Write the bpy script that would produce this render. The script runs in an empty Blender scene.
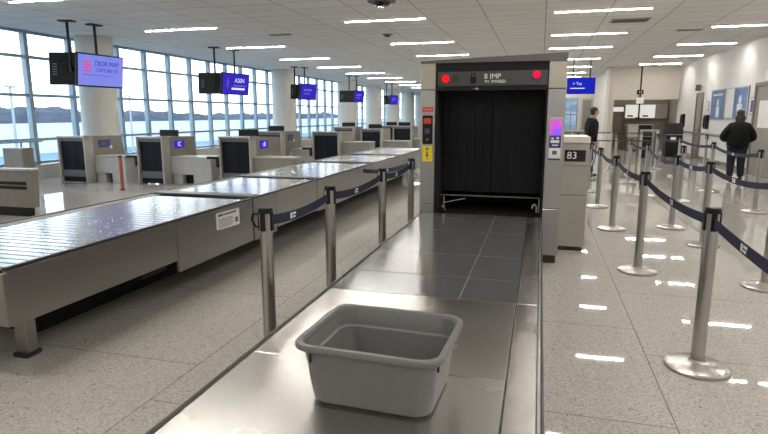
import bpy, bmesh, math, random
from mathutils import Vector, Matrix
random.seed(7)
C = bpy.context.scene.collection
PI = math.pi

# ------------------------------------------------------------------ materials
def _new(name):
    m = bpy.data.materials.new(name); m.use_nodes = True
    nt = m.node_tree; nt.nodes.clear()
    out = nt.nodes.new('ShaderNodeOutputMaterial')
    return m, nt, out

def _coord(nt, scale):
    tc = nt.nodes.new('ShaderNodeTexCoord'); mp = nt.nodes.new('ShaderNodeMapping')
    mp.inputs['Scale'].default_value = scale
    nt.links.new(tc.outputs['Object'], mp.inputs['Vector'])
    return mp.outputs['Vector']

def _ramp(nt, fac, stops, const=False):
    r = nt.nodes.new('ShaderNodeValToRGB')
    if const: r.color_ramp.interpolation = 'CONSTANT'
    e = r.color_ramp.elements
    while len(e) < len(stops): e.new(0.5)
    for i, (p, c) in enumerate(stops):
        e[i].position = p; e[i].color = (c[0], c[1], c[2], 1)
    nt.links.new(fac, r.inputs['Fac'])
    return r.outputs['Color']

def pm(name, col, rough=.5, metal=0., var=.06, scale=(6, 6, 6), spec=.5, bump=0., coat=0.):
    m, nt, out = _new(name)
    b = nt.nodes.new('ShaderNodeBsdfPrincipled'); nt.links.new(b.outputs[0], out.inputs[0])
    b.inputs['Roughness'].default_value = rough; b.inputs['Metallic'].default_value = metal
    b.inputs['Specular IOR Level'].default_value = spec
    b.inputs['Coat Weight'].default_value = coat
    n = nt.nodes.new('ShaderNodeTexNoise'); n.inputs['Scale'].default_value = 1.0; n.inputs['Detail'].default_value = 3
    nt.links.new(_coord(nt, scale), n.inputs['Vector'])
    lo = tuple(max(0, c*(1-var)) for c in col); hi = tuple(c*(1+var) for c in col)
    nt.links.new(_ramp(nt, n.outputs['Fac'], [(.3, lo), (.7, hi)]), b.inputs['Base Color'])
    if bump:
        bp = nt.nodes.new('ShaderNodeBump'); bp.inputs['Strength'].default_value = bump; bp.inputs['Distance'].default_value = .002
        nt.links.new(n.outputs['Fac'], bp.inputs['Height']); nt.links.new(bp.outputs[0], b.inputs['Normal'])
    return m

def steel(name, col, rough=.24, scale=(2, 160, 160), rv=.08, bump=.04):
    """brushed metal: fine streaks along the axis with the smallest scale"""
    m, nt, out = _new(name)
    b = nt.nodes.new('ShaderNodeBsdfPrincipled'); nt.links.new(b.outputs[0], out.inputs[0])
    b.inputs['Metallic'].default_value = 1.0
    n = nt.nodes.new('ShaderNodeTexNoise'); n.inputs['Scale'].default_value = 1; n.inputs['Detail'].default_value = 4
    nt.links.new(_coord(nt, scale), n.inputs['Vector'])
    n2 = nt.nodes.new('ShaderNodeTexNoise'); n2.inputs['Scale'].default_value = 1; n2.inputs['Detail'].default_value = 2
    nt.links.new(_coord(nt, (1.7, 1.7, 1.7)), n2.inputs['Vector'])
    lo = tuple(c*.955 for c in col); hi = tuple(min(1, c*1.035) for c in col)
    nt.links.new(_ramp(nt, n.outputs['Fac'], [(.3, lo), (.7, hi)]), b.inputs['Base Color'])
    ad = nt.nodes.new('ShaderNodeMath'); ad.operation = 'MULTIPLY_ADD'
    ad.inputs[1].default_value = .03; ad.inputs[2].default_value = rough-.015
    nt.links.new(n2.outputs['Fac'], ad.inputs[0]); nt.links.new(ad.outputs[0], b.inputs['Roughness'])
    b.inputs['Anisotropic'].default_value = .35
    return m

def emit(name, col, strength, col2=None, scale=(3, 3, 3)):
    m, nt, out = _new(name)
    e = nt.nodes.new('ShaderNodeEmission'); nt.links.new(e.outputs[0], out.inputs[0])
    e.inputs['Strength'].default_value = strength
    n = nt.nodes.new('ShaderNodeTexNoise'); n.inputs['Scale'].default_value = 1
    nt.links.new(_coord(nt, scale), n.inputs['Vector'])
    c2 = col2 or tuple(c*.95 for c in col)
    nt.links.new(_ramp(nt, n.outputs['Fac'], [(.4, c2), (.62, col)]), e.inputs['Color'])
    return m

def floor_mat():
    m, nt, out = _new('terrazzo_floor')
    b = nt.nodes.new('ShaderNodeBsdfPrincipled'); nt.links.new(b.outputs[0], out.inputs[0])
    b.inputs['Roughness'].default_value = .025; b.inputs['Specular IOR Level'].default_value = .42
    v = nt.nodes.new('ShaderNodeTexVoronoi'); v.inputs['Scale'].default_value = 85; v.inputs['Randomness'].default_value = 1
    tc = nt.nodes.new('ShaderNodeTexCoord'); nt.links.new(tc.outputs['Object'], v.inputs['Vector'])
    base = _ramp(nt, v.outputs['Color'], [(0, (.12, .11, .10)), (.13, (.36, .338, .305)), (.33, (.41, .388, .355)), (.9, (.49, .468, .435))])
    # fine second scatter
    v2 = nt.nodes.new('ShaderNodeTexNoise'); v2.inputs['Scale'].default_value = 75; v2.inputs['Detail'].default_value = 2
    nt.links.new(tc.outputs['Object'], v2.inputs['Vector'])
    r2 = _ramp(nt, v2.outputs['Fac'], [(.33, (.7, .69, .67)), (.45, (1, 1, 1)), (.7, (1.04, 1.04, 1.04))])
    mx = nt.nodes.new('ShaderNodeMix'); mx.data_type = 'RGBA'; mx.blend_type = 'MULTIPLY'; mx.inputs[0].default_value = 1
    nt.links.new(base, mx.inputs[6]); nt.links.new(r2, mx.inputs[7])
    # joints: 1.4 m slabs
    bt = nt.nodes.new('ShaderNodeTexBrick'); bt.offset = .33; bt.inputs['Scale'].default_value = 1
    bt.inputs['Brick Width'].default_value = 1.4; bt.inputs['Row Height'].default_value = 1.4
    bt.inputs['Mortar Size'].default_value = .0035; bt.inputs['Mortar Smooth'].default_value = 0
    bt.inputs['Color1'].default_value = (1, 1, 1, 1); bt.inputs['Color2'].default_value = (.96, .96, .95, 1); bt.inputs['Mortar'].default_value = (.45, .43, .4, 1)
    mp = nt.nodes.new('ShaderNodeMapping'); mp.inputs['Rotation'].default_value = (0, 0, PI/2); mp.inputs['Location'].default_value = (14-3.13, .65, 0)
    # rows run along Y: brick rows stacked in X
    nt.links.new(tc.outputs['Object'], mp.inputs['Vector']); nt.links.new(mp.outputs[0], bt.inputs['Vector'])
    mx2 = nt.nodes.new('ShaderNodeMix'); mx2.data_type = 'RGBA'; mx2.blend_type = 'MULTIPLY'; mx2.inputs[0].default_value = 1
    nt.links.new(mx.outputs[2], mx2.inputs[6]); nt.links.new(bt.outputs['Color'], mx2.inputs[7])
    nt.links.new(mx2.outputs[2], b.inputs['Base Color'])
    return m

def ceiling_mat():
    m, nt, out = _new('ceiling_tiles')
    b = nt.nodes.new('ShaderNodeBsdfPrincipled'); nt.links.new(b.outputs[0], out.inputs[0])
    b.inputs['Roughness'].default_value = .9; b.inputs['Specular IOR Level'].default_value = .1
    tc = nt.nodes.new('ShaderNodeTexCoord')
    bt = nt.nodes.new('ShaderNodeTexBrick'); bt.offset = 0; bt.inputs['Scale'].default_value = 1
    bt.inputs['Brick Width'].default_value = 1.2; bt.inputs['Row Height'].default_value = .62
    bt.inputs['Mortar Size'].default_value = .012; bt.inputs['Mortar Smooth'].default_value = .2
    bt.inputs['Color1'].default_value = (.80, .785, .76, 1); bt.inputs['Color2'].default_value = (.76, .745, .72, 1); bt.inputs['Mortar'].default_value = (.40, .39, .38, 1)
    nt.links.new(tc.outputs['Object'], bt.inputs['Vector'])
    nt.links.new(bt.outputs['Color'], b.inputs['Base Color'])
    return m

def glass_mat():
    m, nt, out = _new('window_glass')
    t = nt.nodes.new('ShaderNodeBsdfTransparent'); t.inputs[0].default_value = (.90, .97, 1, 1)
    g = nt.nodes.new('ShaderNodeBsdfGlossy'); g.inputs['Roughness'].default_value = .02
    f = nt.nodes.new('ShaderNodeFresnel'); f.inputs[0].default_value = 1.35
    mx = nt.nodes.new('ShaderNodeMixShader')
    nt.links.new(f.outputs[0], mx.inputs[0]); nt.links.new(t.outputs[0], mx.inputs[1]); nt.links.new(g.outputs[0], mx.inputs[2])
    nt.links.new(mx.outputs[0], out.inputs[0])
    return m

M = dict(
    floor=floor_mat(), ceiling=ceiling_mat(), glass=glass_mat(),
    wall=pm('painted_wall', (.58, .57, .55), .7, var=.02, scale=(1, 1, 1), spec=.2),
    wall_tan=pm('tan_wall', (.50, .46, .40), .7, var=.02, scale=(1, 1, 1), spec=.2),
    wall_brown=pm('brown_wall', (.27, .235, .195), .6, var=.05, scale=(1, 1, 1), spec=.2),
    column=pm('column_plaster', (.60, .58, .53), .6, var=.02, scale=(1, 1, 1), spec=.2),
    mullion=pm('mullion_aluminium', (.24, .31, .37), .4, .2, var=.05),
    mullion_dark=pm('dark_rail_paint', (.03, .03, .032), .4),
    sill=pm('sill_stone', (.42, .40, .37), .5),
    steel_t=steel('table_steel', (.61, .592, .562), .27, (160, 3, 160)),
    steel_tile=pm('tile_steel', (.17, .177, .182), .17, .5, var=.08, scale=(6, 3, 6)),
    steel_panel=steel('panel_steel', (.35, .338, .318), .34, (200, 2.0, 200), .06, .03),
    steel_post=steel('post_steel', (.50, .485, .46), .30, (30, 30, 1), .05, .03),
    steel_slat=steel('slat_steel', (.56, .56, .56), .20, (2, 120, 120), .05),
    steel_belt=steel('belt_steel', (.36, .35, .33), .16, (3, 100, 100), .04),
    steel_gate=steel('gate_steel', (.47, .475, .475), .36, (120, 120, 2), .06),
    gate_beige=pm('gate_beige_panel', (.44, .41, .355), .42, .35, var=.03),
    gate_trim=pm('gate_top_trim', (.13, .125, .118), .5, .3),
    black=pm('black_plastic', (.006, .006, .0065), .45, spec=.3),
    black_gloss=pm('black_gloss', (.008, .008, .010), .16),
    tile_joint=pm('tile_joint_steel', (.30, .30, .29), .35, .6),
    curtain=pm('lead_curtain', (.0045, .006, .009), .5, var=.2, scale=(8, 8, 1), spec=.25),
    inset=pm('header_inset', (.055, .058, .060), .5),
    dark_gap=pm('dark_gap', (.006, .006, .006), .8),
    dark_rail=pm('dark_rail', (.05, .046, .042), .35, .5),
    rubber=pm('rubber', (.02, .02, .02), .8),
    belt=pm('navy_webbing', (.009, .013, .038), .75, var=.12, scale=(60, 60, 200)),
    white=pm('white_print', (.92, .92, .92), .6),
    paper=pm('paper_label', (.72, .71, .69), .6, var=.03),
    ink=pm('printed_ink', (.10, .10, .12), .7),
    yellow=pm('yellow_sticker', (.78, .62, .02), .5),
    red=pm('red_sticker', (.62, .05, .03), .5),
    orange=pm('red_orange_post', (.36, .075, .045), .45),
    hood=pm('hood_beige', (.205, .187, .158), .45, .1),
    hood_light=pm('hood_edge_light', (.36, .345, .315), .4, .15),
    hood_band=pm('hood_grey_band', (.10, .105, .115), .5),
    hood_dark=pm('hood_dark_curtain', (.006, .009, .014), .55, var=.25, scale=(10, 10, 1), spec=.2),
    desk=pm('desk_grey_white', (.42, .42, .415), .42, .05),
    desk_beige=pm('desk_beige', (.27, .255, .225), .4, .1),
    bin=pm('grey_bin_plastic', (.150, .153, .150), .42, var=.03, scale=(40, 40, 40), bump=.05),
    bin_dark=pm('bin_slot', (.03, .03, .03), .7),
    kiosk=pm('kiosk_putty', (.35, .33, .295), .42, .15, var=.03),
    kiosk_top=pm('kiosk_top', (.45, .43, .39), .4, .1),
    led=emit('led_diffuser', (1, .955, .89), 150.0),
    fixture=pm('fixture_white', (.7, .7, .68), .5),
    red_led=emit('red_indicator', (.95, .012, .02), 1.2, (.8, .01, .015)),
    pink_led=emit('pink_indicator', (.95, .02, .09), 1.1, (.7, .015, .06)),
    scr_blue=emit('screen_deep_blue', (.030, .018, .46), 1.15, (.040, .022, .40), (2, 2, 2)),
    scr_pale=emit('screen_periwinkle', (.20, .25, .84), 1.0, (.24, .26, .80), (2, 2, 2)),
    scr_text=emit('screen_text_white', (.75, .78, 1), 1.1),
    scr_dim=emit('screen_text_violet', (.17, .13, .55), 1.0),
    scr_ink=emit('screen_text_navy', (.05, .03, .35), 1.0),
    scr_red=emit('screen_emblem_red', (.75, .08, .30), 1.0),
    scr_hot=emit('screen_pink_purple', (.95, .08, .35), 1.2, (.28, .10, .85), (9, 9, 9)),
    scr_cobalt=emit('screen_cobalt', (.012, .022, .50), 1.0),
    navy_label=pm('navy_label', (.02, .04, .17), .5),
    poster_blue=pm('poster_blue', (.055, .12, .26), .4, var=.45, scale=(2, 2, 2)),
    poster_pale=pm('poster_pale', (.55, .62, .68), .4, var=.15, scale=(3, 3, 3)),
    frame=pm('picture_frame', (.30, .30, .30), .4, .4),
    door_brown=pm('door_brown', (.20, .155, .115), .5),
    door_grey=pm('door_frame_taupe', (.165, .145, .118), .5),
    door_panel=pm('door_panel_taupe', (.22, .20, .172), .5),
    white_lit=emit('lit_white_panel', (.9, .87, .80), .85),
    grey_board=pm('grey_board', (.30, .285, .26), .5),
    bluewin=emit('pale_blue_window', (.42, .56, .76), .85, (.25, .36, .55), (.8, .8, 2.5)),
    ground_out=pm('tarmac', (.13, .205, .27), .9, var=.2, scale=(.02, .02, .02), spec=.1),
    snow=pm('pale_apron', (.34, .37, .40), .9, var=.05, scale=(.02, .02, .02), spec=.1),
    hills=pm('wooded_hill', (.085, .095, .12), 1, var=.25, scale=(.06, .06, .3), spec=0),
    skin=pm('skin', (.42, .25, .18), .5), skin_pale=pm('skin_pale', (.47, .30, .22), .5),
    hair=pm('dark_hair', (.018, .013, .010), .6, var=.3, scale=(40, 40, 40)),
    jacket=pm('black_jacket', (.0035, .0035, .004), .75, spec=.2, var=.3, scale=(20, 20, 20), bump=.3),
    puffer=pm('charcoal_puffer', (.0045, .005, .006), .7, spec=.2, var=.3, scale=(12, 12, 12), bump=.4),
    jeans=pm('dark_blue_jeans', (.012, .028, .062), .8, var=.2, scale=(50, 50, 50)),
    navy_trousers=pm('navy_trousers', (.005, .0065, .014), .8, var=.2, scale=(50, 50, 50)),
    shoe=pm('dark_shoe', (.012, .012, .014), .5),
    shoe_pale=pm('pale_sole', (.6, .58, .55), .6),
    eye=pm('eye', (.02, .015, .01), .3),
    vent=pm('vent_grey', (.45, .45, .44), .6), vent_dark=pm('vent_dark', (.16, .16, .16), .7),
)

# ------------------------------------------------------------------ mesh builder
class MB:
    def __init__(s): s.bm = bmesh.new()
    def _merge(s, b, mat=None):
        me = bpy.data.meshes.new('tmp'); b.to_mesh(me); b.free()
        if mat is not None: me.transform(mat)
        s.bm.from_mesh(me); bpy.data.meshes.remove(me); return s
    def box(s, x0, x1, y0, y1, z0, z1, bev=0., seg=1, mat=None):
        b = bmesh.new(); bmesh.ops.create_cube(b, size=1)
        for v in b.verts:
            v.co = Vector(((x0+x1)/2+v.co.x*(x1-x0), (y0+y1)/2+v.co.y*(y1-y0), (z0+z1)/2+v.co.z*(z1-z0)))
        if bev > 0:
            bev = min(bev, .49*min(abs(x1-x0), abs(y1-y0), abs(z1-z0)))
            bmesh.ops.bevel(b, geom=b.edges[:], offset=bev, segments=seg, profile=.5, affect='EDGES')
        bmesh.ops.recalc_face_normals(b, faces=b.faces[:])
        return s._merge(b, mat)
    def cyl(s, p, q, r, r2=None, n=16):
        p = Vector(p); q = Vector(q); d = q-p
        b = bmesh.new()
        bmesh.ops.create_cone(b, cap_ends=True, segments=n, radius1=r, radius2=r if r2 is None else r2, depth=d.length)
        mt = Matrix.Translation((p+q)/2) @ d.to_track_quat('Z', 'Y').to_matrix().to_4x4()
        return s._merge(b, mt)
    def lathe(s, prof, n=28, c=(0, 0, 0)):
        b = bmesh.new(); rings = []
        for r, z in prof:
            if r < 1e-5: rings.append([b.verts.new((c[0], c[1], c[2]+z))])
            else: rings.append([b.verts.new((c[0]+r*math.cos(2*PI*i/n), c[1]+r*math.sin(2*PI*i/n), c[2]+z)) for i in range(n)])
        for a, d in zip(rings, rings[1:]):
            for i in range(n):
                j = (i+1) % n
                if len(a) == 1 and len(d) == 1: continue
                if len(a) == 1: b.faces.new((a[0], d[i], d[j]))
                elif len(d) == 1: b.faces.new((a[i], a[j], d[0]))
                else: b.faces.new((a[i], a[j], d[j], d[i]))
        bmesh.ops.recalc_face_normals(b, faces=b.faces[:])
        return s._merge(b)
    def tube(s, pts, r, n=8):
        for a, b in zip(pts, pts[1:]): s.cyl(a, b, r, n=n)
        for p in pts[1:-1]: s.ball(p, r, 8)
        return s
    def ball(s, p, r, n=12, sc=(1, 1, 1)):
        b = bmesh.new(); bmesh.ops.create_uvsphere(b, u_segments=n, v_segments=max(6, n//2), radius=r)
        return s._merge(b, Matrix.Translation(p) @ Matrix.Diagonal((*sc, 1)))
    def prism(s, pts, axis, a0, a1, bev=0.):
        """extrude a polygon given in the plane of the other two axes along axis from a0 to a1"""
        b = bmesh.new()
        def mk(u, v, a): return {'x': (a, u, v), 'y': (u, a, v), 'z': (u, v, a)}[axis]
        A = [b.verts.new(mk(u, v, a0)) for u, v in pts]; B = [b.verts.new(mk(u, v, a1)) for u, v in pts]
        b.faces.new(A); b.faces.new(B[::-1])
        for i in range(len(pts)):
            j = (i+1) % len(pts); b.faces.new((A[i], B[i], B[j], A[j]))
        bmesh.ops.recalc_face_normals(b, faces=b.faces[:])
        if bev: bmesh.ops.bevel(b, geom=b.edges[:], offset=bev, segments=2, profile=.5, affect='EDGES')
        return s._merge(b)
    def quad(s, *p):
        s.bm.faces.new([s.bm.verts.new(q) for q in p]); return s
    def build(s, name, mat, parent=None, smooth=False, world=False):
        me = bpy.data.meshes.new(name)
        s.bm.to_mesh(me); s.bm.free()
        me.materials.append(mat)
        if smooth:
            for p in me.polygons: p.use_smooth = True
            try: me.set_sharp_from_angle(angle=math.radians(35))
            except Exception: pass
        o = bpy.data.objects.new(name, me); C.objects.link(o)
        if parent is not None:
            o.parent = parent
            if world:
                off = Vector((0, 0, 0)); p = parent
                while p is not None: off += p.location; p = p.parent
                o.location = -off
        return o

def thing(name, label, cat, loc=(0, 0, 0), rz=0, group=None):
    o = bpy.data.objects.new(name, None); C.objects.link(o); o.empty_display_size = .1
    o.location = loc; o.rotation_euler = (0, 0, rz)
    o['label'] = label; o['category'] = cat
    if group: o['group'] = group
    return o
def tag(o, label, cat, group=None):
    o['label'] = label; o['category'] = cat
    if group: o['group'] = group
    return o
def struct(o):
    o['kind'] = 'structure'; return o
def dup(root, loc, rz, label, group=None, kids=None):
    r = root.copy(); C.objects.link(r); r.location = loc; r.rotation_euler = (0, 0, rz); r['label'] = label
    if group: r['group'] = group
    for ch in (kids or list(root.children)):
        c = ch.copy(); C.objects.link(c); c.parent = r
        for g in list(ch.children):
            d = g.copy(); C.objects.link(d); d.parent = c
    return r

def lettering(name, body, size, mat, parent, loc, rot, world=True, align='CENTER', extrude=.001):
    cu = bpy.data.curves.new(name, 'FONT'); cu.body = body; cu.size = size; cu.align_x = align; cu.align_y = 'CENTER'; cu.extrude = extrude
    t = bpy.data.objects.new(name, cu); C.objects.link(t)
    bpy.context.view_layer.update()
    me = bpy.data.meshes.new_from_object(t.evaluated_get(bpy.context.evaluated_depsgraph_get()))
    bpy.data.objects.remove(t); bpy.data.curves.remove(cu)
    from mathutils import Euler
    me.transform(Matrix.Translation(loc) @ Euler(rot).to_matrix().to_4x4())
    me.materials.clear(); me.materials.append(mat)
    o = bpy.data.objects.new(name, me); C.objects.link(o)
    if parent is not None:
        o.parent = parent
        if world:
            off = Vector((0, 0, 0)); p = parent
            while p is not None: off += p.location; p = p.parent
            o.location = -off
    return o
FACE = (PI/2, 0, 0)          # text facing -Y
FACE_L = (PI/2, 0, -PI/2)    # text facing -X
FACE_R = (PI/2, 0, PI/2)     # text facing +X

# ------------------------------------------------------------------ setting
XL, XR, YB, YF, YE, ZC = -12.2, 5.6, -8.0, 26.6, 62.0, 3.6
struct(MB().box(XL-.3, XR+.3, YB, YE, -.2, 0).build('floor', M['floor']))
struct(MB().box(XL-.3, XR+.3, YB, YE, ZC, ZC+.2).build('ceiling', M['ceiling']))
struct(MB().box(XR, XR+.2, YB, YF+.2, 0, ZC).build('wall_right', M['wall']))
struct(MB().box(XL-.3, XR+.2, YB-.2, YB, 0, ZC).build('wall_near', M['wall']))
# back wall with an alcove
w = MB()
w.box(2.80, 3.03, YF, YF+.2, 0, ZC); w.box(3.03, 5.60, YF, YF+.2, 2.23, ZC)
struct(w.build('wall_back', M['wall_tan']))
struct(MB().box(2.80, 2.95, YF+.2, 34, 0, ZC).build('wall_return', M['wall']))
w = MB(); w.box(2.95, XR+.2, 28.8, 29, 0, ZC); w.box(XR, XR+.2, YF+.2, 29, 0, ZC)
struct(w.build('wall_alcove', M['wall_brown']))
struct(MB().box(-2.0, 2.95, 34, 34.2, 0, ZC).build('wall_far', M['wall']))
struct(MB().box(-2.2, -2.0, 34, YE, 0, ZC).build('wall_inner', M['wall']))
struct(MB().box(XL-.3, -2.0, YE, YE+.2, 0, ZC).build('wall_end', M['wall']))
struct(MB().box(2.66, 2.80, YF-.06, YF+.2, 0, ZC).build('trim_1', M['column']))
struct(MB().box(XR-.02, XR, YB, YF, 0, .12).build('baseboard_right', M['door_grey']))
struct(MB().box(XR-.05, XR, 7, YF, .88, .96, .01).build('trim_2', M['door_panel']))

# columns along the window wall
for i, (y, r) in enumerate([(12.75, .46), (24.2, .55), (33.1, .55), (38.7, .55), (44.1, .55), (49.6, .55), (55.0, .55)]):
    struct(MB().cyl((-11.45, y, 0), (-11.45, y, ZC), r, n=40).build('column', M['column'], smooth=True))

# window wall: sill, windows bay by bay
struct(MB().box(XL-.25, XL+.12, YB, YE, 0, .34).build('wall_left', M['sill']))
mull = [9.94-1.35*4+1.35*i for i in range(5)] + [11.3, 12.66, 14.43]
y = 14.43
while y < 60: y += 1.2; mull.append(y)
bays = [[m for m in mull if a <= m < b] for a, b in ((4, 14.0), (14.0, 24.2), (24.2, 33.1), (33.1, 38.7), (38.7, 44.1), (44.1, 49.6), (49.6, 62))]
edges = [bays[0][0]] + [b[0] for b in bays[1:]] + [YE]
for i, b in enumerate(bays):
    y0, y1 = edges[i], edges[i+1]
    f = MB()
    for j, yy in enumerate(b):
        f.box(XL-.07, XL+.07, yy-.055, yy+.055, .34, ZC)
        f.box(XL-.10, XL-.03, yy+.055, yy+.13, .34, ZC)
    for z in (.40, .975, 2.06, 2.98, ZC-.03):
        f.box(XL-.05, XL+.05, y0, y1, z-.035, z+.035)
    wd = struct(f.build('window_%d' % (i+1), M['mullion']))
    MB().quad((XL, y0, .36), (XL, y1, .36), (XL, y1, ZC), (XL, y0, ZC)).build('pane', M['glass'], wd)
struct(MB().box(XL-.1, XL+.1, YB, bays[0][0], .34, ZC).build('wall_corner', M['wall']))

# outside
struct(MB().box(-420, XL-.4, -120, 900, -4.2, -4.0).build('ground_outside', M['ground_out']))
struct(MB().box(-330, -70, -120, 900, -4.0, -3.93).build('apron_outside', M['snow']))
h = bmesh.new(); prev = None
for i in range(150):
    yy = -150+i*7.5; x = -345+8*math.sin(i*.13)
    top = 3.2+1.8*math.sin(i*.11)+1.2*math.sin(i*.31+1)+random.uniform(-1.6, 1.6)
    cur = [h.verts.new((x, yy, -4)), h.verts.new((x-3, yy, top*.6)), h.verts.new((x-14, yy, top+1.5))]
    if prev:
        for k in (0, 1): h.faces.new((prev[k], cur[k], cur[k+1], prev[k+1]))
    prev = cur
mb = MB(); mb.bm.free(); mb.bm = h
struct(mb.build('hills', M['hills']))
for k, (x, yy) in enumerate([(-42, 26), (-52, 46), (-60, 73)]):
    lp = thing('apron_light_pole', ['pale lamp pole outside, seen just right of the first column', 'pale lamp pole outside, seen above the second baggage hood', 'pale lamp pole outside, farthest of the three along the windows'][k], 'light pole', (x, yy, -4), group='lamp poles on the apron')
    MB().cyl((0, 0, 0), (0, 0, 8.5), .16, .10).build('pole', M['snow'], lp)
    MB().box(-.25, .25, -.5, .5, 8.3, 8.55, .05).build('lamp_head', M['snow'], lp)

# ------------------------------------------------------------------ ceiling lights
ords = ['nearest', 'second', 'third', 'fourth', 'fifth', 'sixth', 'seventh', 'eighth', 'ninth', 'tenth', 'eleventh']
lproto = None
def light(x, y, L, label, group):
    global lproto
    if lproto is None or abs(lproto['len']-L) > .01:
        t = thing('ceiling_light', label, 'ceiling light', (x, y, ZC), group=group)
        MB().box(0, L, -.045, .045, -.010, 0, .003).build('housing', M['fixture'], t)
        MB().box(.02, L-.02, -.026, .026, -.016, -.008).build('diffuser', M['led'], t)
        t['len'] = L; lproto = t; return t
    return dup(lproto, (x, y, ZC), 0, label, group)
rows = [
    (-9.4, 1.95, [8.5+3.7*i for i in range(11)], 'row over the baggage hoods by the windows'),
    (-4.27, 1.82, [12.2, 16.2, 19.7, 23.3, 27, 30.7, 34.4, 38.1], 'row above the flat conveyors left of the gate'),
    (.15, 1.82, [12.2, 15.6, 18.6, 22.3, 25.8, 29.3, 32.5], 'row above the gate and grey cabinet'),
    (3.72, 1.55, [15.1, 18.6, 22.1, 25.2], 'row above the roped queue by the right wall')]
for x, L, ys, nm in rows:
    for i, y in enumerate(ys):
        light(x, y, L, 'slim white strip light, %s in the %s' % (ords[i], nm), 'strip lights in the ceiling')
# the same fixtures nearer than the picture shows: lamps only
for x, L, y0, st in ((-9.4, 1.95, 8.5, 3.7), (-4.27, 1.82, 12.2, 3.7), (.15, 1.82, 12.2, 3.4), (3.72, 1.6, 15.1, 3.4)):
    y = y0-st
    while y > -7:
        ld = bpy.data.lights.new('strip_lamp', 'AREA'); ld.shape = 'RECTANGLE'; ld.size = L; ld.size_y = .052
        ld.energy = 150*PI*L*.052; ld.color = (1, .955, .89)
        lo = bpy.data.objects.new('strip_lamp', ld); C.objects.link(lo); lo.location = (x+L/2, y, ZC-.045)
        y -= st

# ceiling fittings
def vent(name, x, y, wx, wy, label, cat):
    t = thing(name, label, cat, (x, y, ZC))
    MB().box(-wx/2, wx/2, -wy/2, wy/2, -.015, 0, .004).build('frame', M['vent'], t)
    s = MB(); n = 7
    for i in range(n):
        yy = -wy/2+.05+(wy-.1)*i/(n-1); s.box(-wx/2+.04, wx/2-.04, yy-.012, yy+.012, -.025, -.012)
    s.build('slats', M['vent_dark'], t)
vent('air_vent', 1.75, 13.6, .8, .5, 'slotted air vent in the ceiling behind the big gate, by a strip light', 'air vent')
vent('air_vent', 3.35, 15.5, .6, .22, 'small slotted air vent in the ceiling above the roped queue', 'air vent')
vent('air_vent', -6.5, 13.6, .6, .22, 'small slotted air vent in the ceiling above the hooded baggage machines', 'air vent')
for k, (x, y, r, lb) in enumerate([(-2.86, 10.2, .17, 'round dark dome camera at the top edge, left of the gate'), (-3.85, 14.3, .09, 'small dark ceiling sensor beneath the nearest central strip light')]):
    t = thing('dome_camera', lb, 'ceiling camera', (x, y, ZC))
    MB().lathe([(0, 0), (r*1.5, 0), (r*1.5, -.02), (r*1.1, -.03), (0, -.03)]).build('mount', M['vent_dark'], t, True)
    MB().lathe([(r, -.03), (r*.95, -.03-r*.2), (r*.6, -.03-r*.38), (0, -.03-r*.42)]).build('dome', M['black_gloss'], t, True)

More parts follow.
